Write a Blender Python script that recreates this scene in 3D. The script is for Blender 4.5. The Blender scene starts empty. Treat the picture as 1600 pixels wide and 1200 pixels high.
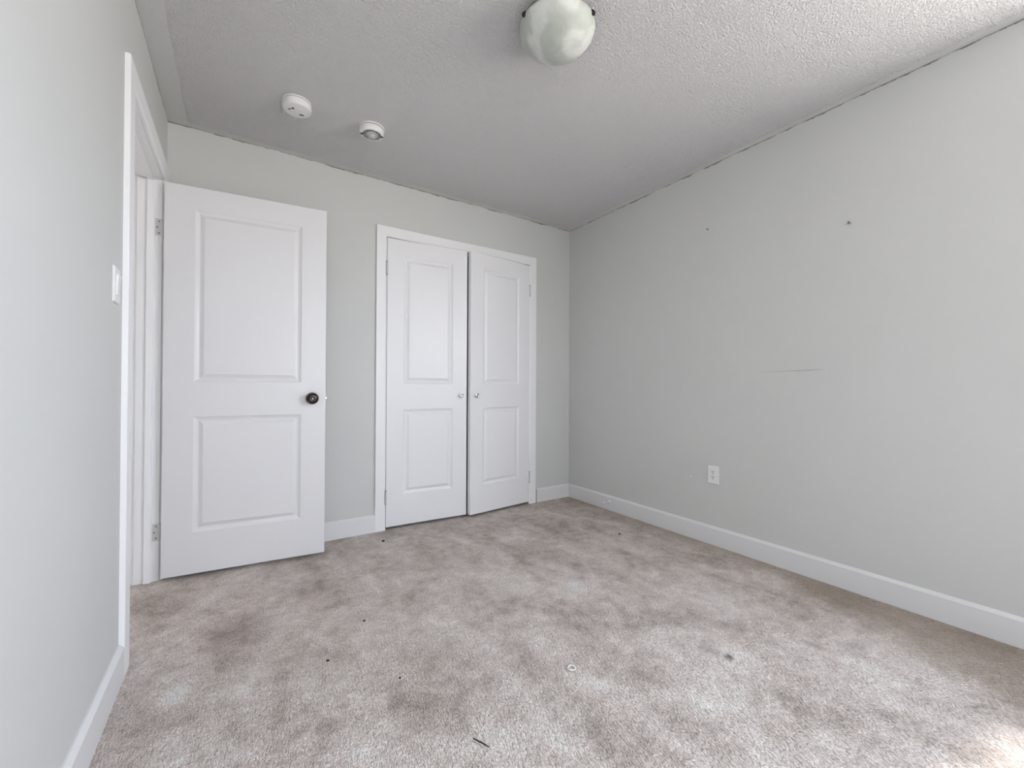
import bpy, bmesh, math, random
from mathutils import Vector, Matrix, noise as mnoise

random.seed(4)
SC = bpy.context.scene
COL = SC.collection

# ------------------------------------------------------------------ camera
CAM_Z = 0.9991
cam_data = bpy.data.cameras.new('camera')
cam_data.sensor_width = 36.0
cam_data.lens = 14.615
cam_data.clip_start = 0.02
cam = bpy.data.objects.new('camera', cam_data)
COL.objects.link(cam)
R_ = Vector((0.83634665, -0.54818437, 0.00426467))
U_ = Vector((-0.00759316, -0.00380528, 0.99996393))
F_ = Vector((0.54814837, 0.83634886, 0.00734499))
m = Matrix((R_, U_, -F_)).transposed().to_4x4()
m.translation = Vector((0, 0, CAM_Z))
cam.matrix_world = m
SC.camera = cam

# ------------------------------------------------------------------ room sizes (metres)
XL, XR = -0.338, 2.540          # side walls
YF, YB = -2.30, 2.9155          # window wall, closet wall
H = 2.44
WT = 0.100                      # wall thickness
WX0, WX1, WZ0, WZ1 = 0.10, 0.90, 1.00, 2.20   # window opening in the front wall
SY0, SY1, SZ0, SZ1 = -2.00, 0.165, 1.10, 2.25   # window opening in the right wall, beside the camera
OPEN_Y0, OPEN_Y1, OPEN_Z = 2.013, 2.776, 2.055   # entry door opening in the left wall
CLX0, CLX1, CLZ = 0.851, 2.083, 2.052            # closet opening in the back wall

# ------------------------------------------------------------------ view, world, daylight
vs = SC.view_settings
vs.view_transform = 'Standard'
vs.look = 'None'
vs.gamma = 1.0
vs.use_curve_mapping = False
vs.exposure = 1.70
SC.cycles.diffuse_bounces = 4
SC.cycles.max_bounces = 14
SC.cycles.transparent_max_bounces = 12

world = bpy.data.worlds.new('sky')
SC.world = world
world.use_nodes = True
wn = world.node_tree
wn.nodes.clear()
w_out = wn.nodes.new('ShaderNodeOutputWorld')
w_bg = wn.nodes.new('ShaderNodeBackground')
w_tc = wn.nodes.new('ShaderNodeTexCoord')
w_sep = wn.nodes.new('ShaderNodeSeparateXYZ')
w_map = wn.nodes.new('ShaderNodeMapRange')
w_map.inputs['From Min'].default_value = -1.0
w_map.inputs['From Max'].default_value = 1.0
w_ramp = wn.nodes.new('ShaderNodeValToRGB')
e = w_ramp.color_ramp.elements
e[0].position = 0.0; e[0].color = (0.80, 0.76, 0.71, 1)
e[1].position = 1.0; e[1].color = (0.84, 0.98, 1.25, 1)
a = e.new(0.47); a.color = (0.80, 0.77, 0.73, 1)
a = e.new(0.52); a.color = (0.95, 1.0, 1.08, 1)
wn.links.new(w_tc.outputs['Generated'], w_sep.inputs[0])
wn.links.new(w_sep.outputs['Z'], w_map.inputs['Value'])
wn.links.new(w_map.outputs[0], w_ramp.inputs[0])
wn.links.new(w_ramp.outputs[0], w_bg.inputs['Color'])
w_bg.inputs['Strength'].default_value = 5.2
wn.links.new(w_bg.outputs[0], w_out.inputs[0])

def sky_portal(loc, rot, w, h):
    pl = bpy.data.lights.new('window_daylight', 'AREA')
    pl.shape = 'RECTANGLE'
    pl.size, pl.size_y = w, h
    pl.cycles.is_portal = True
    po = bpy.data.objects.new('window_daylight', pl)
    po.location, po.rotation_euler = loc, rot
    COL.objects.link(po)
sky_portal(((WX0 + WX1) / 2, YF - WT - 0.03, (WZ0 + WZ1) / 2), (math.radians(90), 0, 0), WX1 - WX0, WZ1 - WZ0)
sky_portal((XR + WT + 0.03, (SY0 + SY1) / 2, (SZ0 + SZ1) / 2), (math.radians(90), 0, math.radians(90)), SY1 - SY0, SZ1 - SZ0)

sun = bpy.data.lights.new('sun', 'SUN')
sun.energy = 1.5
sun.angle = math.radians(4.0)
sun.color = (1.0, 0.93, 0.80)
so = bpy.data.objects.new('sun', sun)
SUN_DIR = Vector((-0.55, 0.08, -1.0)).normalized()
so.rotation_euler = SUN_DIR.to_track_quat('-Z', 'Y').to_euler()
COL.objects.link(so)

# ------------------------------------------------------------------ helpers
def link(o, parent=None):
    COL.objects.link(o)
    if parent is not None:
        o.parent = parent
    return o

def tag(o, label=None, cat=None, group=None, kind=None):
    if label: o['label'] = label
    if cat: o['category'] = cat
    if group: o['group'] = group
    if kind: o['kind'] = kind
    return o

def obj(name, bm, mat, parent=None, loc=(0, 0, 0), rot=(0, 0, 0), bevel=0.0, segs=2, smooth=False):
    bmesh.ops.recalc_face_normals(bm, faces=bm.faces[:])
    me = bpy.data.meshes.new(name)
    bm.to_mesh(me)
    bm.free()
    mats = mat if isinstance(mat, (list, tuple)) else [mat]
    for q in mats:
        me.materials.append(q)
    if smooth:
        for p in me.polygons:
            p.use_smooth = True
        me.set_sharp_from_angle(angle=math.radians(38))
    o = bpy.data.objects.new(name, me)
    o.location = loc
    o.rotation_euler = rot
    link(o, parent)
    if bevel > 0:
        b = o.modifiers.new('bevel', 'BEVEL')
        b.width = bevel
        b.segments = segs
        b.limit_method = 'ANGLE'
        b.angle_limit = math.radians(40)
    return o

def add_box(bm, x0, x1, y0, y1, z0, z1, mi=0):
    v = [bm.verts.new((x, y, z)) for x in (x0, x1) for y in (y0, y1) for z in (z0, z1)]
    fs = []
    for q in ((0, 1, 3, 2), (4, 6, 7, 5), (0, 4, 5, 1), (2, 3, 7, 6), (0, 2, 6, 4), (1, 5, 7, 3)):
        f = bm.faces.new([v[i] for i in q])
        f.material_index = mi
        fs.append(f)
    return fs

def add_lathe(bm, prof, n=48, mat=None, mi=0):
    """prof: list of (r, z); revolved about Z, then transformed by mat"""
    M = mat or Matrix()
    rings = []
    for r, z in prof:
        if r < 1e-6:
            rings.append([bm.verts.new(M @ Vector((0, 0, z)))])
        else:
            rings.append([bm.verts.new(M @ Vector((r * math.cos(2 * math.pi * i / n), r * math.sin(2 * math.pi * i / n), z))) for i in range(n)])
    for a, b in zip(rings[:-1], rings[1:]):
        for i in range(n):
            j = (i + 1) % n
            if len(a) == 1 and len(b) == 1:
                continue
            if len(a) == 1:
                f = bm.faces.new((a[0], b[i], b[j]))
            elif len(b) == 1:
                f = bm.faces.new((a[i], a[j], b[0]))
            else:
                f = bm.faces.new((a[i], a[j], b[j], b[i]))
            f.material_index = mi

def axis_mat(loc, direction):
    q = Vector(direction).normalized().to_track_quat('Z', 'Y')
    M = q.to_matrix().to_4x4()
    M.translation = Vector(loc)
    return M

def add_prism(bm, prof, p0, p1, up=Vector((0, 0, 1)), out=Vector((1, 0, 0))):
    """sweep a closed (o, u) profile straight from p0 to p1"""
    p0, p1 = Vector(p0), Vector(p1)
    A = [bm.verts.new(p0 + out * o + up * u) for o, u in prof]
    B = [bm.verts.new(p1 + out * o + up * u) for o, u in prof]
    n = len(prof)
    for i in range(n):
        j = (i + 1) % n
        bm.faces.new((A[i], A[j], B[j], B[i]))
    bm.faces.new(A[::-1])
    bm.faces.new(B)

# ------------------------------------------------------------------ materials
def new_mat(name):
    mt = bpy.data.materials.new(name)
    mt.use_nodes = True
    nt = mt.node_tree
    return mt, nt, nt.nodes['Principled BSDF']

def N(nt, kind, **kw):
    n = nt.nodes.new(kind)
    for k, v in kw.items():
        if k in n.inputs:
            n.inputs[k].default_value = v
        else:
            setattr(n, k, v)
    return n

def ramp(nt, fac, stops):
    r = nt.nodes.new('ShaderNodeValToRGB')
    els = r.color_ramp.elements
    while len(els) < len(stops):
        els.new(0.5)
    for el, (p, c) in zip(els, stops):
        el.position = p
        el.color = c if len(c) == 4 else (*c, 1)
    nt.links.new(fac, r.inputs[0])
    return r.outputs[0]

def mix(nt, fac, a, b, mode='MIX'):
    x = nt.nodes.new('ShaderNodeMix')
    x.data_type = 'RGBA'
    x.blend_type = mode
    x.clamp_result = True
    for sock, val in ((x.inputs[0], fac), (x.inputs[6], a), (x.inputs[7], b)):
        if hasattr(val, 'links') or isinstance(val, bpy.types.NodeSocket):
            nt.links.new(val, sock)
        else:
            sock.default_value = val if not isinstance(val, tuple) or len(val) == 4 else (*val, 1)
    return x.outputs[2]

def math_n(nt, op, a, b=None, c=None, clamp=False):
    x = nt.nodes.new('ShaderNodeMath')
    x.operation = op
    x.use_clamp = clamp
    for i, v in enumerate((a, b, c)):
        if v is None: continue
        if isinstance(v, bpy.types.NodeSocket): nt.links.new(v, x.inputs[i])
        else: x.inputs[i].default_value = v
    return x.outputs[0]

def noise_n(nt, vec, scale, detail=4, rough=0.55, dist=0.0):
    n = N(nt, 'ShaderNodeTexNoise', Scale=scale, Detail=detail, Roughness=rough, Distortion=dist)
    nt.links.new(vec, n.inputs['Vector'])
    return n.outputs[0]

def bump(nt, p, height, strength, dist):
    b = N(nt, 'ShaderNodeBump', Strength=strength, Distance=dist)
    nt.links.new(height, b.inputs['Height'])
    nt.links.new(b.outputs[0], p.inputs['Normal'])

def coords(nt, scale=None):
    t = nt.nodes.new('ShaderNodeTexCoord')
    if scale is None:
        return t.outputs['Object']
    mp = N(nt, 'ShaderNodeMapping')
    mp.inputs['Scale'].default_value = scale
    nt.links.new(t.outputs['Object'], mp.inputs[0])
    return mp.outputs[0]

def simple(name, col, rough=0.5, metal=0.0, spec=0.5, bscale=None, bstr=0.1, bdist=0.001):
    mt, nt, p = new_mat(name)
    p.inputs['Base Color'].default_value = (*col, 1)
    p.inputs['Roughness'].default_value = rough
    p.inputs['Metallic'].default_value = metal
    p.inputs['Specular IOR Level'].default_value = spec
    if bscale:
        bump(nt, p, noise_n(nt, coords(nt), bscale, 3), bstr, bdist)
    return mt

def wall_material():
    mt, nt, p = new_mat('wall_paint')
    v = coords(nt)
    big = noise_n(nt, v, 1.3, 3)
    base = ramp(nt, big, [(0.3, (0.606, 0.614, 0.598)), (0.7, (0.626, 0.632, 0.618))])
    # ragged dark crack where the paint was cut in below the ceiling
    sep = nt.nodes.new('ShaderNodeSeparateXYZ')
    nt.links.new(v, sep.inputs[0])
    rag = noise_n(nt, v, 9.0, 5, 0.65)
    lim = math_n(nt, 'MULTIPLY_ADD', rag, -0.036, H + 0.0140)
    crack = math_n(nt, 'MULTIPLY', math_n(nt, 'SUBTRACT', sep.outputs['Z'], lim), 900.0, clamp=True)
    col = mix(nt, crack, base, (0.20, 0.19, 0.175))
    nt.links.new(col, p.inputs['Base Color'])
    p.inputs['Roughness'].default_value = 0.62
    p.inputs['Specular IOR Level'].default_value = 0.35
    h = math_n(nt, 'ADD', noise_n(nt, v, 260.0, 2), math_n(nt, 'MULTIPLY', noise_n(nt, v, 14.0, 2), 1.5))
    bump(nt, p, h, 0.10, 0.0012)
    return mt

def ceiling_material():
    mt, nt, p = new_mat('stippled_ceiling')
    v = coords(nt)
    sep = nt.nodes.new('ShaderNodeSeparateXYZ')
    nt.links.new(v, sep.inputs[0])
    x, y = sep.outputs['X'], sep.outputs['Y']
    wob = math_n(nt, 'MULTIPLY', noise_n(nt, v, 5.0, 2), 0.02)
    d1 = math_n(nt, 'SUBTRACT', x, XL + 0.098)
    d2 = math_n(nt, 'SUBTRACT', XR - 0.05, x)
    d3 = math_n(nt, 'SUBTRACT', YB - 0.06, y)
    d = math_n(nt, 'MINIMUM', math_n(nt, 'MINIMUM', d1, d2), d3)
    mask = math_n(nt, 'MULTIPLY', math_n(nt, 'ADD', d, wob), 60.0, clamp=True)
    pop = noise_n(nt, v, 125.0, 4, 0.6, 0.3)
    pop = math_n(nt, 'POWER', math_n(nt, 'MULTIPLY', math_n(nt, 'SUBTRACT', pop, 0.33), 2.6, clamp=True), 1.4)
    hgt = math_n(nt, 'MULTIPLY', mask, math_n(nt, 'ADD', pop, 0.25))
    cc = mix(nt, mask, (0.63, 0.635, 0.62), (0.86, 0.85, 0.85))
    cc = mix(nt, math_n(nt, 'MULTIPLY', pop, 0.25), cc, (0.90, 0.895, 0.89))
    nt.links.new(cc, p.inputs['Base Color'])
    p.inputs['Roughness'].default_value = 0.85
    p.inputs['Specular IOR Level'].default_value = 0.2
    bump(nt, p, hgt, 1.0, 0.008)
    return mt

def carpet_material():
    mt, nt, p = new_mat('worn_beige_carpet')
    v = coords(nt)
    vs_ = coords(nt, (1.0, 0.62, 1.0))
    sep = nt.nodes.new('ShaderNodeSeparateXYZ')
    nt.links.new(v, sep.inputs[0])
    x, y = sep.outputs['X'], sep.outputs['Y']
    # nap pushed this way and that: soft pale and dull patches
    n1 = noise_n(nt, vs_, 4.6, 6, 0.66, 0.5)
    n2 = noise_n(nt, v, 15.0, 5, 0.66, 0.3)
    nap = math_n(nt, 'ADD', math_n(nt, 'MULTIPLY', n1, 0.62), math_n(nt, 'MULTIPLY', n2, 0.38))
    col = ramp(nt, nap, [(0.36, (0.250, 0.220, 0.198)), (0.465, (0.385, 0.343, 0.318)), (0.56, (0.475, 0.433, 0.412)), (0.68, (0.610, 0.575, 0.555))])
    # dirt trodden in
    dirt = noise_n(nt, v, 2.1, 6, 0.68, 0.8)
    dm = math_n(nt, 'MULTIPLY', math_n(nt, 'SUBTRACT', dirt, 0.56), 4.5, clamp=True)
    col = mix(nt, math_n(nt, 'MULTIPLY', dm, 0.45), col, (0.235, 0.198, 0.172))
    # browner dirt along the walls; right band widened at the front, painting in shade
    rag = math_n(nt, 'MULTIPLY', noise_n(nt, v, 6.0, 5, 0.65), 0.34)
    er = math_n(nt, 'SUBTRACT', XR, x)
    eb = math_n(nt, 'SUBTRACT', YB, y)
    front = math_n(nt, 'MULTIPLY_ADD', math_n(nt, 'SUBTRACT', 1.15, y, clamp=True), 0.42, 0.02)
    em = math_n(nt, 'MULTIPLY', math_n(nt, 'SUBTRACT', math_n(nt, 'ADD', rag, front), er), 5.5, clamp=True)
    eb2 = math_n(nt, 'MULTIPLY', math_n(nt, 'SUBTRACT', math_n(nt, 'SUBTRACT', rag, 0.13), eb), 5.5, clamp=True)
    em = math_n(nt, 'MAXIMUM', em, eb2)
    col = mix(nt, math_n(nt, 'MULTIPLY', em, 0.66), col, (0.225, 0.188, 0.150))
    # spots spilled on it: x, y, radius, strength
    for (sx, sy, sr, st) in ((1.528, 0.851, 0.026, 0.85), (1.505, 0.915, 0.050, 0.42), (2.02, 0.62, 0.05, 0.3), (0.02, 2.05, 0.20, 0.24), (0.30, 2.30, 0.16, 0.16), (2.10, 1.28, 0.05, 0.35), (1.95, 1.75, 0.06, 0.3)):
        vm = N(nt, 'ShaderNodeVectorMath', operation='DISTANCE')
        nt.links.new(v, vm.inputs[0])
        vm.inputs[1].default_value = (sx, sy, 0)
        wob = math_n(nt, 'MULTIPLY', math_n(nt, 'SUBTRACT', noise_n(nt, v, 0.7 / sr, 4, 0.65), 0.5), sr * 1.6)
        s = math_n(nt, 'DIVIDE', math_n(nt, 'SUBTRACT', sr, math_n(nt, 'ADD', vm.outputs['Value'], wob)), sr * 0.7, clamp=True)
        col = mix(nt, math_n(nt, 'MULTIPLY', s, st), col, (0.105, 0.075, 0.065))
    # pale cleaned spots
    for (sx, sy, sr, st) in ((-0.17, 1.72, 0.06, 0.6), (0.77, 0.98, 0.13, 0.35), (1.25, 0.75, 0.10, 0.4), (0.60, 1.02, 0.11, 0.4), (1.40, 1.55, 0.14, 0.35), (1.15, 1.75, 0.12, 0.35)):
        vm = N(nt, 'ShaderNodeVectorMath', operation='DISTANCE')
        nt.links.new(v, vm.inputs[0])
        vm.inputs[1].default_value = (sx, sy, 0)
        wob = math_n(nt, 'MULTIPLY', math_n(nt, 'SUBTRACT', noise_n(nt, v, 0.9 / sr, 4, 0.65), 0.5), sr * 1.8)
        s = math_n(nt, 'DIVIDE', math_n(nt, 'SUBTRACT', sr, math_n(nt, 'ADD', vm.outputs['Value'], wob)), sr * 0.8, clamp=True)
        col = mix(nt, math_n(nt, 'MULTIPLY', s, st), col, (0.66, 0.635, 0.615))
    # yarn to yarn variation
    fib = noise_n(nt, coords(nt, (1.0, 0.55, 1.0)), 330.0, 3, 0.75)
    fib2 = noise_n(nt, coords(nt, (1.0, 0.55, 1.0)), 120.0, 4, 0.7)
    col = mix(nt, 0.75, col, ramp(nt, fib, [(0.34, (0.52, 0.50, 0.49)), (0.52, (0.90, 0.90, 0.90)), (0.66, (1.12, 1.12, 1.12))]), 'MULTIPLY')
    col = mix(nt, 0.60, col, ramp(nt, fib2, [(0.36, (0.55, 0.53, 0.52)), (0.50, (0.95, 0.95, 0.95)), (0.64, (1.12, 1.12, 1.12))]), 'MULTIPLY')
    col = mix(nt, 1.0, col, (2.16, 2.11, 2.05), 'MULTIPLY')
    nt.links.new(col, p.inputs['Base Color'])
    p.inputs['Roughness'].default_value = 0.95
    p.inputs['Specular IOR Level'].default_value = 0.08
    p.inputs['Sheen Weight'].default_value = 0.15
    p.inputs['Sheen Roughness'].default_value = 0.6
    tuft = N(nt, 'ShaderNodeTexVoronoi', Scale=190.0)
    nt.links.new(coords(nt, (1.25, 0.6, 1.0)), tuft.inputs['Vector'])
    pits = noise_n(nt, coords(nt, (1.5, 0.5, 1.0)), 90.0, 4, 0.65)
    hgt = math_n(nt, 'ADD', math_n(nt, 'MULTIPLY', tuft.outputs['Distance'], -0.7), math_n(nt, 'MULTIPLY', pits, 1.6))
    hgt = math_n(nt, 'ADD', hgt, math_n(nt, 'MULTIPLY', noise_n(nt, v, 22.0, 3), 1.2))
    bump(nt, p, hgt, 1.0, 0.0105)
    return mt

def door_material(name, c):
    mt, nt, p = new_mat(name)
    p.inputs['Base Color'].default_value = (*c, 1)
    p.inputs['Roughness'].default_value = 0.36
    p.inputs['Specular IOR Level'].default_value = 0.5
    bump(nt, p, noise_n(nt, coords(nt, (1.0, 1.0, 0.08)), 190.0, 3), 0.05, 0.001)
    return mt

def glass_bowl_material():
    mt, nt, p = new_mat('swirled_frosted_glass')
    v = coords(nt)
    mp = N(nt, 'ShaderNodeMapping')
    mp.inputs['Location'].default_value = (-0.03, 0.045, 0.0)
    mp.inputs['Scale'].default_value = (1.0, 1.35, 0.8)
    nt.links.new(v, mp.inputs[0])
    w = N(nt, 'ShaderNodeTexWave', wave_type='RINGS', rings_direction='SPHERICAL', Scale=4.6, Distortion=4.0, Detail=3.0)
    w.inputs['Detail Scale'].default_value = 1.6
    nt.links.new(mp.outputs[0], w.inputs['Vector'])
    veil = noise_n(nt, v, 16.0, 4, 0.6, 1.5)
    f = math_n(nt, 'ADD', math_n(nt, 'MULTIPLY', w.outputs['Fac'], 0.45), math_n(nt, 'MULTIPLY', veil, 0.6))
    col = ramp(nt, f, [(0.22, (0.44, 0.47, 0.425)), (0.48, (0.52, 0.545, 0.50)), (0.75, (0.70, 0.72, 0.68))])
    nt.links.new(col, p.inputs['Base Color'])
    p.inputs['Roughness'].default_value = 0.42
    p.inputs['Subsurface Weight'].default_value = 0.25
    p.inputs['Subsurface Radius'].default_value = (0.02, 0.02, 0.02)
    p.inputs['Subsurface Scale'].default_value = 0.5
    return mt

def pane_material():
    mt = bpy.data.materials.new('window_glass')
    mt.use_nodes = True
    nt = mt.node_tree
    nt.nodes.clear()
    o = nt.nodes.new('ShaderNodeOutputMaterial')
    t = nt.nodes.new('ShaderNodeBsdfTransparent')
    g = nt.nodes.new('ShaderNodeBsdfGlossy')
    g.inputs['Roughness'].default_value = 0.02
    mx = nt.nodes.new('ShaderNodeMixShader')
    mx.inputs[0].default_value = 0.06
    nt.links.new(t.outputs[0], mx.inputs[1])
    nt.links.new(g.outputs[0], mx.inputs[2])
    nt.links.new(mx.outputs[0], o.inputs[0])
    return mt

M_WALL = wall_material()
M_CEIL = ceiling_material()
M_CARPET = carpet_material()
M_DOOR = door_material('white_closet_door_paint', (0.83, 0.83, 0.845))
M_ENTRY = door_material('shaded_bedroom_door_paint', (0.74, 0.735, 0.745))  # same white paint as the closet doors, shade mixed into the colour
M_TRIM = simple('white_trim_paint', (0.86, 0.86, 0.87), 0.40, bscale=60, bstr=0.04)
M_BASE = simple('white_baseboard_paint', (0.75, 0.75, 0.755), 0.34, bscale=60, bstr=0.04)
M_PLASTIC = simple('white_plastic', (0.80, 0.80, 0.79), 0.38, bscale=400, bstr=0.02)
M_DARK = simple('dark_slot', (0.02, 0.02, 0.02), 0.6)
M_VENT = simple('grey_vent_mesh', (0.05, 0.05, 0.05), 0.7)
M_RIB = simple('grey_vent_rib', (0.33, 0.33, 0.33), 0.6)
M_BRONZE = simple('dark_pewter', (0.050, 0.044, 0.041), 0.20, metal=1.0)
M_CHROME = simple('satin_chrome', (0.62, 0.62, 0.63), 0.18, metal=1.0)
M_HINGE = simple('painted_over_hinge', (0.62, 0.62, 0.61), 0.45, metal=0.2)
M_PAN = simple('nickel_pan', (0.36, 0.35, 0.33), 0.35, metal=0.8)
M_NAIL = simple('steel_nail', (0.25, 0.24, 0.23), 0.3, metal=1.0)
M_CRUMB = simple('dark_crumb', (0.035, 0.028, 0.025), 0.85)
M_LINT = simple('pale_lint', (0.62, 0.60, 0.58), 0.9)
M_GLASSBOWL = glass_bowl_material()
M_PANE = pane_material()
M_ROOF = simple('grey_shingles', (0.16, 0.15, 0.15), 0.9)
M_HALL = simple('hall_wall_paint', (0.62, 0.60, 0.58), 0.7)

# ------------------------------------------------------------------ room shell
bm = bmesh.new()
add_box(bm, -1.75, XR + WT, YF - WT, YB + 0.80, -0.12, 0.0)
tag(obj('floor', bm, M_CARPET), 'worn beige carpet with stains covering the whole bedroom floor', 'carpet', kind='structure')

bm = bmesh.new()
add_box(bm, -1.75, XR + WT, YF - WT, YB + 0.80, H, H + 0.12)
tag(obj('ceiling', bm, M_CEIL), 'off-white stippled ceiling with a smooth border along the walls', 'ceiling', kind='structure')

bm = bmesh.new()
add_box(bm, XL - WT, XL, YF - WT, OPEN_Y0 - 0.018, 0, H)
add_box(bm, XL - WT, XL, OPEN_Y1 + 0.018, YB + WT, 0, H)
add_box(bm, XL - WT, XL, OPEN_Y0 - 0.018, OPEN_Y1 + 0.018, OPEN_Z + 0.018, H)
tag(obj('wall_left', bm, M_WALL), 'pale grey wall with the light switch and the bedroom doorway', 'wall', kind='structure')

bm = bmesh.new()
add_box(bm, XR, XR + WT, YF - WT, SY0, 0, H)
add_box(bm, XR, XR + WT, SY1, YB + WT, 0, H)
add_box(bm, XR, XR + WT, SY0, SY1, 0, SZ0)
add_box(bm, XR, XR + WT, SY0, SY1, SZ1, H)
tag(obj('wall_right', bm, M_WALL), 'bare pale grey wall with two nails and a power outlet', 'wall', kind='structure')

bm = bmesh.new()
add_box(bm, XL, CLX0 - 0.018, YB, YB + WT, 0, H)
add_box(bm, CLX1 + 0.018, XR, YB, YB + WT, 0, H)
add_box(bm, CLX0 - 0.018, CLX1 + 0.018, YB, YB + WT, CLZ + 0.018, H)
tag(obj('wall_back', bm, M_WALL), 'pale grey wall around the double closet doors', 'wall', kind='structure')

bm = bmesh.new()
add_box(bm, XL, WX0, YF - WT, YF, 0, H)
add_box(bm, WX1, XR, YF - WT, YF, 0, H)
add_box(bm, WX0, WX1, YF - WT, YF, 0, WZ0)
add_box(bm, WX0, WX1, YF - WT, YF, WZ1, H)
tag(obj('wall_front', bm, M_WALL), 'pale grey wall holding the bedroom window', 'wall', kind='structure')

# closet carcass behind the double doors
bm = bmesh.new()
add_box(bm, CLX0 - 0.25, CLX1 + 0.25, YB + 0.68, YB + 0.74, 0, H)
add_box(bm, CLX0 - 0.31, CLX0 - 0.25, YB + WT, YB + 0.74, 0, H)
add_box(bm, CLX1 + 0.25, CLX1 + 0.31, YB + WT, YB + 0.74, 0, H)
tag(obj('wall_closet', bm, M_WALL), 'closet walls behind the double doors', 'wall', kind='structure')

# hallway outside the bedroom door
bm = bmesh.new()
add_box(bm, -1.75, -1.65, 0.9, YB + 0.8, 0, H)
add_box(bm, -1.65, XL - WT, 0.8, 0.9, 0, H)
add_box(bm, -1.65, XL - WT, YB + 0.7, YB + 0.8, 0, H)
tag(obj('wall_hall', bm, M_HALL), 'hallway walls seen through the open bedroom doorway', 'wall', kind='structure')

# ------------------------------------------------------------------ baseboards
BH, BT = 0.117, 0.016
prof = [(0, 0), (BT, 0), (BT, BH - 0.013), (BT - 0.001, BH - 0.0115), (0.005, BH - 0.0005), (0.004, BH), (0, BH)]
X, Y = Vector((1, 0, 0)), Vector((0, 1, 0))
bm = bmesh.new()
add_prism(bm, prof, (XL, YF, 0), (XL, 1.916, 0), out=X)
tag(obj('baseboard_left', bm, M_BASE), 'white baseboard below the light switch, ending at the door casing', 'baseboard', kind='structure')
bm = bmesh.new()
add_prism(bm, prof, (XR, YF, 0), (XR, YB, 0), out=-X)
tag(obj('baseboard_right', bm, M_BASE), 'long white baseboard under the power outlet', 'baseboard', kind='structure')
bm = bmesh.new()
add_prism(bm, prof, (XL, YB, 0), (0.785, YB, 0), out=-Y)
add_prism(bm, prof, (2.166, YB, 0), (XR - BT, YB, 0), out=-Y)
tag(obj('baseboard_back', bm, M_BASE), 'white baseboard on both sides of the closet casing', 'baseboard', kind='structure')
bm = bmesh.new()
add_prism(bm, prof, (XL + BT, YF, 0), (XR - BT, YF, 0), out=Y)
tag(obj('baseboard_front', bm, M_BASE), 'white baseboard under the window', 'baseboard', kind='structure')

# ------------------------------------------------------------------ closet casing and jamb
def frame_bm(bm, a0, a1, z1, w, t0, t1, place, z0=0.0):
    """three-sided flat casing with a thinner bevelled inner edge; place(a, d, z) -> point; a0<a1 are the inner edges"""
    steps = [(0.0, t1), (0.012, t0), (w - 0.002, t0), (w, t0 - 0.002)]
    def ring(off, d):
        return [place(a0 - off, d, z0), place(a0 - off, d, z1 + off), place(a1 + off, d, z1 + off), place(a1 + off, d, z0)]
    rows = [ring(0.0, 0.0)] + [ring(o, d) for o, d in steps] + [ring(w, 0.0)]
    rows = [[bm.verts.new(p) for p in r] for r in rows]
    n = len(rows)
    for i in range(n):
        A, B = rows[i], rows[(i + 1) % n]
        for k in range(3):
            bm.faces.new((A[k], A[k + 1], B[k + 1], B[k]))
    bm.faces.new([r[0] for r in rows])
    bm.faces.new([r[3] for r in rows][::-1])

bm = bmesh.new()
frame_bm(bm, CLX0 + 0.004, CLX1 - 0.004, CLZ - 0.004, 0.072, 0.016, 0.010, lambda a_, d, z: Vector((a_, YB - d, z)))
closet_casing = obj('trim_1', bm, M_TRIM)
tag(closet_casing, 'flat white casing around the double closet doors', 'door casing', kind='structure')
bm = bmesh.new()
add_box(bm, CLX0 - 0.018, CLX0, YB, YB + WT, 0, CLZ)
add_box(bm, CLX1, CLX1 + 0.018, YB, YB + WT, 0, CLZ)
add_box(bm, CLX0 - 0.018, CLX1 + 0.018, YB, YB + WT, CLZ, CLZ + 0.018)
add_box(bm, CLX0, CLX1, YB + 0.05, YB + 0.06, CLZ - 0.012, CLZ)
obj('jamb', bm, M_TRIM, closet_casing)

# ------------------------------------------------------------------ entry casing and jamb
bm = bmesh.new()
frame_bm(bm, OPEN_Y0 - 0.006, OPEN_Y1 + 0.006, OPEN_Z + 0.006, 0.086, 0.016, 0.011, lambda a_, d, z: Vector((XL + d, a_, z)))
door_casing = obj('trim_2', bm, M_TRIM)
tag(door_casing, 'white casing around the bedroom doorway beside the light switch', 'door casing', kind='structure')
bm = bmesh.new()
jx0 = XL - WT - 0.001
add_box(bm, jx0, XL - 0.001, OPEN_Y0 - 0.018, OPEN_Y0, 0, OPEN_Z)
add_box(bm, jx0, XL - 0.001, OPEN_Y1, OPEN_Y1 + 0.018, 0, OPEN_Z)
add_box(bm, jx0, XL - 0.001, OPEN_Y0 - 0.018, OPEN_Y1 + 0.018, OPEN_Z, OPEN_Z + 0.018)
obj('jamb', bm, M_TRIM, door_casing, bevel=0.0012)
bm = bmesh.new()
sx0, sx1 = XL - 0.061, XL - 0.033
add_box(bm, sx0, sx1, OPEN_Y1 - 0.013, OPEN_Y1, 0, OPEN_Z)
add_box(bm, sx0, sx1, OPEN_Y0, OPEN_Y0 + 0.011, 0, OPEN_Z)
add_box(bm, sx0, sx1, OPEN_Y0 + 0.011, OPEN_Y1 - 0.013, OPEN_Z - 0.011, OPEN_Z)
obj('door_stop_strip', bm, M_TRIM, door_casing, bevel=0.002)
bm = bmesh.new()
frame_bm(bm, OPEN_Y0 - 0.006, OPEN_Y1 + 0.006, OPEN_Z + 0.006, 0.072, 0.016, 0.010, lambda a_, d, z: Vector((XL - WT - d, a_, z)))
obj('hall_casing', bm, M_TRIM, door_casing)

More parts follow.
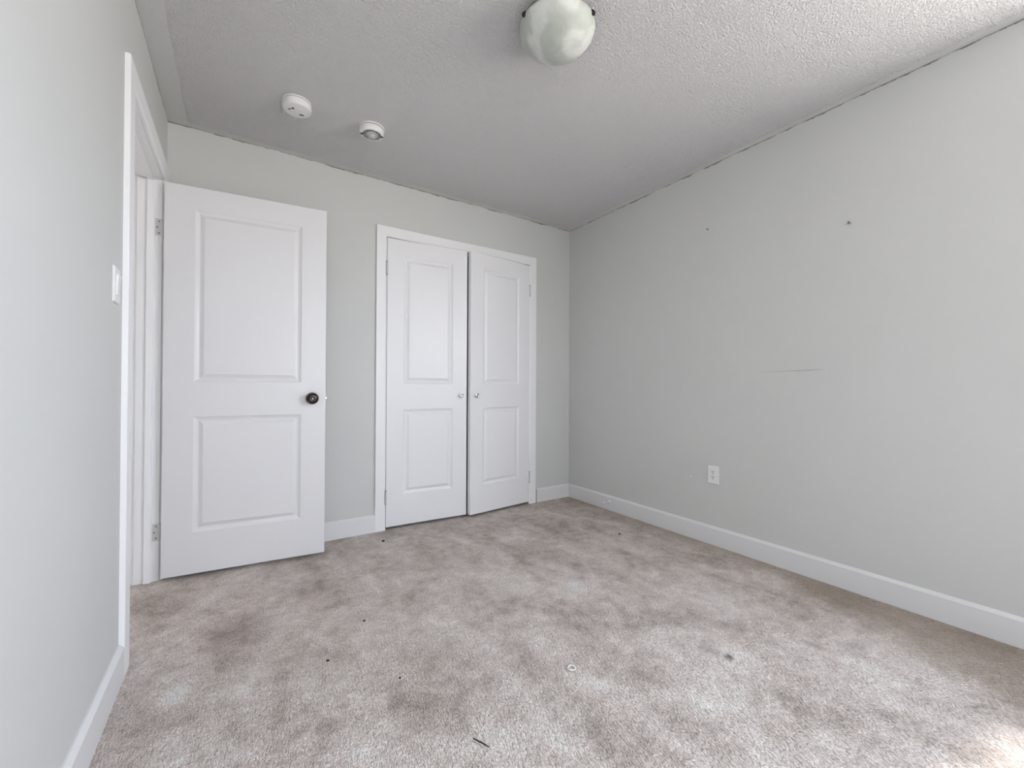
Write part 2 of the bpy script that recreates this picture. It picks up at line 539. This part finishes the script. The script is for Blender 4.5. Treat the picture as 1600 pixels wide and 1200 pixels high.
# ------------------------------------------------------------------ panel doors
def door_bm(w, h, t, px, pz):
    """slab from x 0..w, y 0..t, z 0..h; moulded panels on both faces; px=(x0,x1), pz=[(z0,z1),...]"""
    bm = bmesh.new()
    xs = [0, px[0], px[1], w]
    zs = [0]
    for a_, b_ in pz: zs += [a_, b_]
    zs.append(h)
    prof = [(0.002, 0.0012), (0.008, 0.0058), (0.016, 0.0098), (0.0205, 0.0108), (0.0225, 0.0106), (0.029, 0.0078), (0.039, 0.0026), (0.0415, 0.0010)]
    for side in (0, 1):
        yy = (lambda d: d) if side == 0 else (lambda d: t - d)
        for i in range(3):
            for k in range(len(zs) - 1):
                x0, x1, z0, z1 = xs[i], xs[i + 1], zs[k], zs[k + 1]
                if i == 1 and k % 2 == 1:
                    rings = [[(x0, yy(0), z0), (x1, yy(0), z0), (x1, yy(0), z1), (x0, yy(0), z1)]]
                    for o, d in prof:
                        rings.append([(x0 + o, yy(d), z0 + o), (x1 - o, yy(d), z0 + o), (x1 - o, yy(d), z1 - o), (x0 + o, yy(d), z1 - o)])
                    V = [[bm.verts.new(p) for p in r] for r in rings]
                    for A, B in zip(V[:-1], V[1:]):
                        for q in range(4):
                            bm.faces.new((A[q], A[(q + 1) % 4], B[(q + 1) % 4], B[q]))
                    bm.faces.new(V[-1])
                else:
                    bm.faces.new([bm.verts.new(p) for p in ((x0, yy(0), z0), (x1, yy(0), z0), (x1, yy(0), z1), (x0, yy(0), z1))])
    for zz in (0, h):
        for i in range(3):
            bm.faces.new([bm.verts.new(p) for p in ((xs[i], 0, zz), (xs[i + 1], 0, zz), (xs[i + 1], t, zz), (xs[i], t, zz))])
    for xx in (0, w):
        for k in range(len(zs) - 1):
            bm.faces.new([bm.verts.new(p) for p in ((xx, 0, zs[k]), (xx, t, zs[k]), (xx, t, zs[k + 1]), (xx, 0, zs[k + 1]))])
    bmesh.ops.remove_doubles(bm, verts=bm.verts[:], dist=1e-5)
    return bm

DH, DT = 2.020, 0.035
PZ = [(0.215, 0.818), (0.999, 1.905)]
ENTRY_W = 0.757
ang = math.atan2(2.667 - 2.737, 0.424 + 0.3275)
d1 = obj('door_1', door_bm(ENTRY_W, DH, DT, (0.128, 0.629), PZ), M_ENTRY, loc=(-0.3275, 2.737, 0.020), rot=(0, 0, ang), bevel=0.0015)
tag(d1, 'white two-panel bedroom door standing wide open with a dark round knob', 'door', kind='structure')

def entry_knob(y_face, sgn):
    bm = bmesh.new()
    prof = [(0, 0), (0.0345, 0), (0.0345, 0.003), (0.032, 0.0065), (0.020, 0.009), (0.0125, 0.012), (0.0115, 0.026), (0.016, 0.031), (0.0265, 0.036), (0.0305, 0.043), (0.0300, 0.051), (0.0255, 0.058), (0.018, 0.0610), (0.0105, 0.0600), (0.0098, 0.0585), (0, 0.0585)]
    add_lathe(bm, prof, 40, axis_mat((0.687, y_face, 0.908), (0, sgn, 0)))
    o = obj('door_knob', bm, M_BRONZE, d1, smooth=True)
    tag(o, 'dark pewter round door knob')
    if sgn < 0:
        bm = bmesh.new()
        add_lathe(bm, [(0, 0.058), (0.0042, 0.058), (0.0042, 0.0635), (0.003, 0.0645), (0, 0.0645)], 16, axis_mat((0.687, y_face, 0.908), (0, sgn, 0)))
        obj('privacy_pin', bm, M_CHROME, o, smooth=True)
entry_knob(0.0, -1)
entry_knob(DT, 1)
bm = bmesh.new()
add_box(bm, ENTRY_W - 0.001, ENTRY_W + 0.0012, 0.005, 0.030, 0.908 - 0.028, 0.908 + 0.028)
lp = obj('latch_plate', bm, M_CHROME, d1)
bm = bmesh.new()
add_box(bm, ENTRY_W, ENTRY_W + 0.012, 0.011, 0.024, 0.908 - 0.007, 0.908 + 0.009)
obj('latch_bolt', bm, M_CHROME, d1, bevel=0.003)

def entry_hinge(zc):
    """leaf let into the jamb edge with three screw heads, and the knuckle; own coordinates of the door are undone"""
    inv = d1.matrix_basis.inverted()
    bm = bmesh.new()
    add_box(bm, XL - 0.029, XL + 0.002, OPEN_Y1 - 0.0022, OPEN_Y1 + 0.001, zc - 0.044, zc + 0.044)
    add_lathe(bm, [(0, -0.045), (0.0055, -0.045), (0.0055, 0.045), (0, 0.045)], 16, Matrix.Translation((XL + 0.007, OPEN_Y1 + 0.0015, zc)))
    bm.transform(inv)
    hg = obj('hinge', bm, M_HINGE, d1, smooth=True)
    for dx, dz in ((-0.0135, 0.030), (-0.021, 0.0), (-0.0135, -0.030)):
        bm = bmesh.new()
        add_lathe(bm, [(0, 0), (0.0042, 0), (0.0040, 0.0006), (0.0012, -0.0002), (0, -0.0002)], 14, axis_mat((XL + dx, OPEN_Y1 - 0.0023, zc + dz), (0, -1, 0)))
        bm.transform(inv)
        obj('screw', bm, M_NAIL, hg)
d1.matrix_basis = Matrix.LocRotScale(Vector((-0.3275, 2.737, 0.020)), Matrix.Rotation(ang, 3, 'Z'), Vector((1, 1, 1)))
entry_hinge(1.812)
entry_hinge(0.249)

CW = 0.6075
YD = 2.8985
def closet_door(name, hinge_x, sgn, angle, label):
    """sgn +1: hinged on its low-X edge, -1: on its high-X edge"""
    px = (0.118, 0.492)
    bm = door_bm(CW, DH, DT, px, PZ)
    if sgn < 0:
        bm.transform(Matrix.Translation((-CW, 0, 0)))
    o = obj(name, bm, M_DOOR, loc=(hinge_x, YD, 0.020), rot=(0, 0, -sgn * angle), bevel=0.0015)
    tag(o, label, 'door', kind='structure')
    bm = bmesh.new()
    add_lathe(bm, [(0, 0), (0.0115, 0), (0.0115, 0.002), (0.0065, 0.005), (0.006, 0.010), (0.0110, 0.014), (0.0168, 0.0185), (0.0175, 0.0215), (0.0160, 0.0245), (0.0115, 0.0255), (0.0095, 0.0240), (0, 0.0235)], 32,
              axis_mat((sgn * 0.556, 0.0, 0.913), (0, -1, 0)))
    tag(obj('door_knob', bm, M_CHROME, o, smooth=True), 'small round chrome knob')
    for zc in (0.209, 1.806):
        bm = bmesh.new()
        for k in range(5):
            z0 = zc - 0.043 + k * 0.0172
            add_lathe(bm, [(0, z0 + 0.0004), (0.0056, z0 + 0.0004), (0.0056, z0 + 0.0168), (0, z0 + 0.0168)], 14, Matrix.Translation((-sgn * 0.0015, -0.0045, 0)))
        h_ = obj('hinge', bm, M_HINGE, o, smooth=True)
        for q in (-1, 1):
            bm = bmesh.new()
            add_lathe(bm, [(0, -0.0035), (0.0045, -0.003), (0.005, 0.0), (0.0045, 0.003), (0, 0.0035)], 12, Matrix.Translation((-sgn * 0.0015, -0.0045, zc + q * 0.0455)))
            obj('hinge_tip', bm, M_NAIL, h_, smooth=True)
    return o
closet_door('door_2', CLX0 + 0.005, 1, math.asin(0.033 / CW), 'white two-panel closet door nearer the bedroom door, barely ajar')
closet_door('door_3', CLX1 - 0.005, -1, math.asin(0.070 / CW), 'white two-panel closet door nearer the corner, standing slightly ajar')

# ------------------------------------------------------------------ windows
def build_window(name, a0, a1, z0, z1, place, label):
    """frame, two panes and sill; place(a, d) -> (x, y): a runs along the wall, d is the depth outwards from the room"""
    fw = 0.045
    ac = (a0 + a1) / 2
    def bx(bm, p0, p1, d0, d1, q0, q1):
        (xa, ya), (xb, yb) = place(p0, d0), place(p1, d1)
        add_box(bm, min(xa, xb), max(xa, xb), min(ya, yb), max(ya, yb), q0, q1)
    bm = bmesh.new()
    for (p0, p1, q0, q1) in ((a0, a0 + fw, z0, z1), (a1 - fw, a1, z0, z1), (a0 + fw, a1 - fw, z0, z0 + fw), (a0 + fw, a1 - fw, z1 - fw, z1)):
        bx(bm, p0, p1, 0.03, WT, q0, q1)
    bx(bm, ac - 0.025, ac + 0.025, 0.045, WT - 0.02, z0 + fw, z1 - fw)
    win = obj(name, bm, M_TRIM, bevel=0.002)
    tag(win, label, 'window', kind='structure')
    for p0, p1 in ((a0 + fw, ac - 0.025), (ac + 0.025, a1 - fw)):
        bm = bmesh.new()
        bx(bm, p0, p1, 0.074, 0.078, z0 + fw, z1 - fw)
        obj('pane', bm, M_PANE, win)
    bm = bmesh.new()
    bx(bm, a0 - 0.03, a1 + 0.03, -0.03, 0.028, z0 - 0.022, z0)
    obj('window_sill', bm, M_TRIM, win, bevel=0.004)
build_window('window_1', WX0, WX1, WZ0, WZ1, lambda a_, d: (a_, YF - d), 'white two-pane window in the wall facing the closet')
build_window('window_2', SY0, SY1, SZ0, SZ1, lambda a_, d: (XR + d, a_), 'white two-pane window in the same wall as the power outlet')

# ------------------------------------------------------------------ ceiling light
LX, LY = 1.035, 1.267
lamp = bpy.data.objects.new('ceiling_light', None)
lamp.location = (LX, LY, H)
link(lamp)
tag(lamp, 'round ceiling light with a swirled frosted glass bowl and dark clips', 'ceiling light')
bm = bmesh.new()
add_lathe(bm, [(0, 0), (0.128, 0), (0.130, -0.004), (0.126, -0.020), (0.105, -0.030), (0, -0.030)], 64)
obj('pan', bm, M_PAN, lamp, smooth=True)
RIM_Z = -0.034
bm = bmesh.new()
outer = [(0.1475, 0.0), (0.1480, -0.004), (0.1455, -0.014), (0.139, -0.028), (0.128, -0.043), (0.112, -0.058), (0.094, -0.070), (0.074, -0.080), (0.052, -0.087), (0.028, -0.091), (0, -0.092)]
inner = [(r * 0.968, z + 0.004 if z < 0 else 0.0) for r, z in outer[::-1]]
add_lathe(bm, [(r, z + RIM_Z) for r, z in inner + outer + [inner[-1]]], 72)
tag(obj('glass_bowl', bm, M_GLASSBOWL, lamp, smooth=True), 'swirled greenish white frosted glass bowl')
for dg in (175, 295, 55):
    c_, s_ = math.cos(math.radians(dg)), math.sin(math.radians(dg))
    bm = bmesh.new()
    add_lathe(bm, [(0, 0), (0.0085, 0), (0.0085, 0.012), (0.006, 0.016), (0, 0.017)], 20, axis_mat((0.143 * c_, 0.143 * s_, RIM_Z + 0.004), (c_ * 0.5, s_ * 0.5, -0.55)))
    add_prism(bm, [(-0.005, -0.001), (0.005, -0.001), (0.005, 0.001), (-0.005, 0.001)], (0.10 * c_, 0.10 * s_, -0.018), (0.149 * c_, 0.149 * s_, RIM_Z + 0.006), up=Vector((0, 0, 1)), out=Vector((-s_, c_, 0)))
    obj('clip', bm, M_BRONZE, lamp, smooth=True)

# ------------------------------------------------------------------ the two alarms on the ceiling
al = bpy.data.objects.new('carbon_monoxide_alarm', None)
al.location = (0.233, 2.362, H)
link(al)
tag(al, 'flat white round alarm on the ceiling with three dark openings in its face', 'alarm')
bm = bmesh.new()
add_lathe(bm, [(0, 0), (0.068, 0), (0.0685, -0.004), (0.0655, -0.0065), (0, -0.0065)], 56)
obj('base_plate', bm, M_PLASTIC, al, smooth=True)
bm = bmesh.new()
add_lathe(bm, [(0, -0.0065), (0.060, -0.0065), (0.060, -0.0105), (0.0672, -0.0105), (0.0675, -0.012), (0.0668, -0.034), (0.0655, -0.0375), (0.0625, -0.0398), (0.0600, -0.0405), (0, -0.0405)], 56)
obj('cover', bm, M_PLASTIC, al, smooth=True)
dcam = Vector((-0.233, -2.362)).normalized()          # towards the room
dsid = Vector((-dcam.y, dcam.x))
def on_alarm(a_, b_): return dcam * a_ + dsid * b_
for (a_, b_, rx, ry) in ((-0.002, -0.033, 0.0055, 0.0055), (0.012, -0.018, 0.0070, 0.0070), (-0.027, 0.022, 0.0120, 0.0052)):
    p_ = on_alarm(a_, b_)
    bm = bmesh.new()
    Mx = Matrix.Translation((p_.x, p_.y, -0.0408)) @ Matrix.Rotation(math.atan2(dsid.y, dsid.x), 4, 'Z') @ Matrix.Diagonal((rx, ry, 1, 1))
    add_lathe(bm, [(0, 0), (1, 0), (0.9, -0.0008), (0, -0.0008)], 20, Mx)
    obj('opening', bm, M_DARK, al)
bm = bmesh.new()
p_ = on_alarm(0.012, 0.012)
add_lathe(bm, [(0, -0.040), (0.0125, -0.040), (0.0118, -0.0425), (0, -0.043)], 28, Matrix.Translation((p_.x, p_.y, 0)))
obj('test_button', bm, M_PLASTIC, al, smooth=True)

al = bpy.data.objects.new('smoke_alarm', None)
al.location = (0.607, 2.364, H)
link(al)
tag(al, 'white round smoke alarm on the ceiling with a clear dome inside a dark vent ring', 'alarm')
bm = bmesh.new()
add_lathe(bm, [(0, 0), (0.068, 0), (0.0685, -0.004), (0.0655, -0.0065), (0, -0.0065)], 56)
obj('base_plate', bm, M_PLASTIC, al, smooth=True)
bm = bmesh.new()
add_lathe(bm, [(0, -0.0065), (0.057, -0.0065), (0.057, -0.0105), (0.064, -0.0105), (0.0645, -0.012), (0.064, -0.030), (0.062, -0.036), (0.057, -0.0395), (0.0505, -0.0395), (0.049, -0.036), (0.048, -0.028), (0, -0.028)], 56)
obj('cover', bm, M_PLASTIC, al, smooth=True)
bm = bmesh.new()
for k in range(20):
    t0 = 2 * math.pi * k / 20
    Mx = Matrix.Rotation(t0, 4, 'Z')
    vs0 = len(bm.verts)
    fs = add_box(bm, 0.0335, 0.0482, -0.0028, 0.0028, -0.0385, -0.028)
    bmesh.ops.transform(bm, matrix=Mx, verts=list({v for f in fs for v in f.verts}))
obj('vent_ribs', bm, M_RIB, al)
bm = bmesh.new()
add_lathe(bm, [(0, -0.0281), (0.0478, -0.0281), (0.0478, -0.0288), (0, -0.0288)], 40)
obj('vent_floor', bm, M_VENT, al)
bm = bmesh.new()
add_lathe(bm, [(0, -0.028), (0.033, -0.028), (0.033, -0.038), (0.031, -0.041), (0.022, -0.042), (0.021, -0.050), (0.016, -0.056), (0.008, -0.0585), (0, -0.059)], 40)
obj('dome', bm, simple('clear_grey_lens', (0.48, 0.48, 0.48), 0.2), al, smooth=True)
dsid2 = Vector((0.97, -0.25))
for s_ in (-1, 1):
    bm = bmesh.new()
    add_lathe(bm, [(0, -0.034), (0.0075, -0.034), (0.0075, -0.0402), (0, -0.0402)], 16, Matrix.Translation((dsid2.x * 0.053 * s_, dsid2.y * 0.053 * s_, 0)))
    obj('opening', bm, M_DARK, al)

# ------------------------------------------------------------------ light switch
sw = bpy.data.objects.new('light_switch', None)
sw.location = (XL, 1.8205, 1.322)
link(sw)
tag(sw, 'white rocker light switch on the wall beside the doorway casing', 'light switch')
bm = bmesh.new()
add_prism(bm, [(0, -0.0575), (0.003, -0.0575), (0.0062, -0.054), (0.0062, 0.054), (0.003, 0.0575), (0, 0.0575)], (0, -0.036, 0), (0, 0.036, 0), out=X)
obj('wall_plate', bm, M_PLASTIC, sw, bevel=0.001)
bm = bmesh.new()
add_prism(bm, [(0.0055, -0.033), (0.0085, -0.033), (0.0095, 0.0), (0.0130, 0.033), (0.0055, 0.033)], (0, -0.0165, 0), (0, 0.0165, 0), out=X)
obj('rocker', bm, M_PLASTIC, sw, bevel=0.0012)

# ------------------------------------------------------------------ power outlet
ou = bpy.data.objects.new('power_outlet', None)
ou.location = (XR, 1.519, 0.4435)
link(ou)
tag(ou, 'white double power outlet low on the bare wall', 'outlet')
bm = bmesh.new()
add_prism(bm, [(0, -0.0575), (0.003, -0.0575), (0.0062, -0.053), (0.0062, 0.053), (0.003, 0.0575), (0, 0.0575)], (0, 0.036, 0), (0, -0.036, 0), out=-X)
obj('wall_plate', bm, M_PLASTIC, ou, bevel=0.001)
bm = bmesh.new()
add_prism(bm, [(0.0055, -0.0335), (0.0078, -0.0335), (0.0078, 0.0335), (0.0055, 0.0335)], (0, 0.0168, 0), (0, -0.0168, 0), out=-X)
rc = obj('receptacle', bm, M_PLASTIC, ou, bevel=0.0008)
for zc in (0.0165, -0.0165):
    for (yy, zz, hy, hz) in ((0.0062, 0.005, 0.0017, 0.0050), (-0.0062, 0.005, 0.0017, 0.0044)):
        bm = bmesh.new()
        add_box(bm, -0.0080, -0.0060, yy - hy, yy + hy, zc + zz - hz, zc + zz + hz)
        obj('slot', bm, M_DARK, rc)
    bm = bmesh.new()
    add_lathe(bm, [(0, 0), (0.0032, 0), (0.0032, 0.002), (0, 0.002)], 14, axis_mat((-0.0060, 0, zc - 0.0065), (-1, 0, 0)))
    obj('slot', bm, M_DARK, rc)
for zc in (0.047, -0.047):
    bm = bmesh.new()
    add_lathe(bm, [(0, 0), (0.003, 0), (0.0026, 0.0009), (0, 0.001)], 14, axis_mat((-0.0060, 0, zc), (-1, 0, 0)))
    obj('screw', bm, M_PLASTIC, ou)

# ------------------------------------------------------------------ nails, wall marks, door stop
def nail(y, z, r, ln, label):
    bm = bmesh.new()
    add_lathe(bm, [(0, -0.004), (r * 0.45, -0.004), (r * 0.45, ln - 0.002), (r, ln - 0.0015), (r, ln), (0, ln + 0.0006)], 16, axis_mat((XR, y, z), (-1, 0, 0.15)))
    tag(obj('nail', bm, M_NAIL, smooth=True), label, 'nail', 'nails in the bare wall')
nail(1.557, 2.027, 0.0054, 0.013, 'small nail in the bare wall nearer the closet corner')
nail(0.808, 1.823, 0.0058, 0.016, 'larger nail in the bare wall nearer the window')

bm = bmesh.new()
add_lathe(bm, [(0, 0), (0.0062, 0), (0.0055, 0.0012), (0.0018, 0.002), (0, 0.002)], 14, axis_mat((XR, 1.681, 0.403), (-1, 0, 0)))
tag(obj('wall_anchor', bm, M_PLASTIC, smooth=True), 'tiny white wall anchor beside the power outlet', 'wall anchor')

bm = bmesh.new()                                      # hairline scratch: a shallow dark sliver lying in the paint
pts = [(1.235, 1.0925, 0.0004), (1.16, 1.0935, 0.0006), (1.085, 1.0945, 0.0010), (1.03, 1.0952, 0.0017), (0.985, 1.0962, 0.0018), (0.955, 1.0964, 0.0012), (0.915, 1.0970, 0.0003)]
for (ya, za, ra), (yb, zb, rb) in zip(pts[:-1], pts[1:]):
    a0 = [bm.verts.new((XR - 0.0005, ya, za - ra)), bm.verts.new((XR - 0.0005, ya, za + ra)), bm.verts.new((XR - 0.0005, yb, zb + rb)), bm.verts.new((XR - 0.0005, yb, zb - rb))]
    a1 = [bm.verts.new(v.co + Vector((0.001, 0, 0))) for v in a0]
    bm.faces.new(a0); bm.faces.new(a1[::-1])
    for i in range(4):
        bm.faces.new((a0[i], a0[(i + 1) % 4], a1[(i + 1) % 4], a1[i]))
tag(obj('wall_scratch', bm, simple('scratched_plaster', (0.33, 0.33, 0.32), 0.8)), 'thin dark horizontal scratch in the bare wall below the nails', 'scratch')

ds = bpy.data.objects.new('door_stop', None)
ds.location = (XR - BT, 2.396, 0.074)
link(ds)
tag(ds, 'small white spring door stop sticking out of the baseboard near the closet', 'door stop')
bm = bmesh.new()
add_lathe(bm, [(0, 0), (0.0125, 0), (0.0125, 0.003), (0.007, 0.010), (0.0045, 0.012), (0, 0.012)], 20, axis_mat((0, 0, 0), (-1, 0, 0)))
obj('base', bm, M_PLASTIC, ds, smooth=True)
bm = bmesh.new()
prof = [(0, 0.011)]
for k in range(16):
    z0 = 0.012 + k * 0.003
    prof += [(0.0040, z0), (0.0052, z0 + 0.0015)]
prof += [(0.0040, 0.060), (0, 0.060)]
add_lathe(bm, prof, 16, axis_mat((0, 0, 0), (-1, 0, 0)))
obj('spring', bm, simple('white_spring', (0.72, 0.72, 0.70), 0.35), ds, smooth=True)
bm = bmesh.new()
add_lathe(bm, [(0, 0.058), (0.0070, 0.058), (0.0075, 0.062), (0.0070, 0.073), (0.004, 0.076), (0, 0.0765)], 20, axis_mat((0, 0, 0), (-1, 0, 0)))
obj('rubber_tip', bm, M_PLASTIC, ds, smooth=True)

# ------------------------------------------------------------------ bits lying on the carpet
bm = bmesh.new()                                      # dark splinter
p0, p1 = Vector((0.559, 1.047, 0.006)), Vector((0.583, 0.997, 0.006))
d = (p1 - p0).normalized()
s = Vector((-d.y, d.x, 0))
rows = []
for t_, w_ in ((0, 0.0008), (0.08, 0.0020), (0.5, 0.0024), (0.9, 0.0020), (1, 0.0010)):
    c_ = p0.lerp(p1, t_) + s * 0.0015 * math.sin(t_ * 3.0)
    rows.append([bm.verts.new(c_ + s * w_ * math.cos(q) + Vector((0, 0, 1)) * w_ * 0.8 * math.sin(q)) for q in [i * math.pi / 3 for i in range(6)]])
for A, B in zip(rows[:-1], rows[1:]):
    for i in range(6):
        bm.faces.new((A[i], A[(i + 1) % 6], B[(i + 1) % 6], B[i]))
bm.faces.new(rows[0][::-1]); bm.faces.new(rows[-1])
tag(obj('wood_splinter', bm, M_CRUMB), 'dark thin splinter lying on the carpet in the foreground', 'splinter')

bm = bmesh.new()                                      # small pale ring
nR, nr = 28, 8
V = []
for i in range(nR):
    a_ = 2 * math.pi * i / nR
    ring = []
    for k in range(nr):
        b_ = 2 * math.pi * k / nr
        rr = 0.0125 + 0.0028 * math.cos(b_)
        ring.append(bm.verts.new((0.991 + rr * math.cos(a_) * 1.1, 1.120 + rr * math.sin(a_), 0.0050 + 0.0026 * math.sin(b_) + 0.0012 * math.sin(a_ * 2))))
    V.append(ring)
for i in range(nR):
    for k in range(nr):
        bm.faces.new((V[i][k], V[(i + 1) % nR][k], V[(i + 1) % nR][(k + 1) % nr], V[i][(k + 1) % nr]))
tag(obj('plastic_ring', bm, simple('pale_ring_plastic', (0.78, 0.75, 0.72), 0.4), smooth=True), 'small pale ring lying on the carpet', 'ring')

def crumb(name, x, y, r, mat, label, cat, group, sx=1.0, sz=0.6):
    bm = bmesh.new()
    bmesh.ops.create_icosphere(bm, subdivisions=2, radius=r)
    for v in bm.verts:
        k = 1 + 0.35 * mnoise.noise(v.co * (1.2 / r) + Vector((x * 7, y * 5, 1)))
        v.co = Vector((v.co.x * k * sx, v.co.y * k, max(v.co.z * k * sz, -r * 0.35)))
    tag(obj(name, bm, mat, loc=(x, y, r * 0.35 + 0.001), rot=(0, 0, x * 9), smooth=True), label, cat, group)
G = 'dark crumbs on the carpet'
crumb('carpet_crumb', 0.783, 2.701, 0.0085, M_CRUMB, 'dark crumb on the carpet in front of the closet casing', 'crumb', G, 1.6)
crumb('carpet_crumb', 2.169, 1.968, 0.0070, M_CRUMB, 'dark crumb on the carpet towards the bare wall baseboard', 'crumb', G, 1.8)
crumb('carpet_crumb', 0.451, 1.827, 0.0055, M_CRUMB, 'dark round crumb on the carpet, nearest the bedroom door knob side', 'crumb', G)
crumb('carpet_crumb', 0.276, 1.635, 0.0045, M_CRUMB, 'dark crumb on the carpet, furthest towards the doorway', 'crumb', G, 1.6)
crumb('carpet_crumb', 0.467, 1.404, 0.0042, M_CRUMB, 'dark crumb on the carpet halfway between splinter and bedroom door', 'crumb', G)
crumb('lint_tuft', -0.295, 1.990, 0.0085, M_LINT, 'pale lint tuft touching the foot of the door casing', 'lint', 'lint on the carpet', 1.3)
crumb('lint_tuft', -0.245, 1.962, 0.0085, M_LINT, 'pale lint tuft a little way out from the door casing', 'lint', 'lint on the carpet', 1.3)
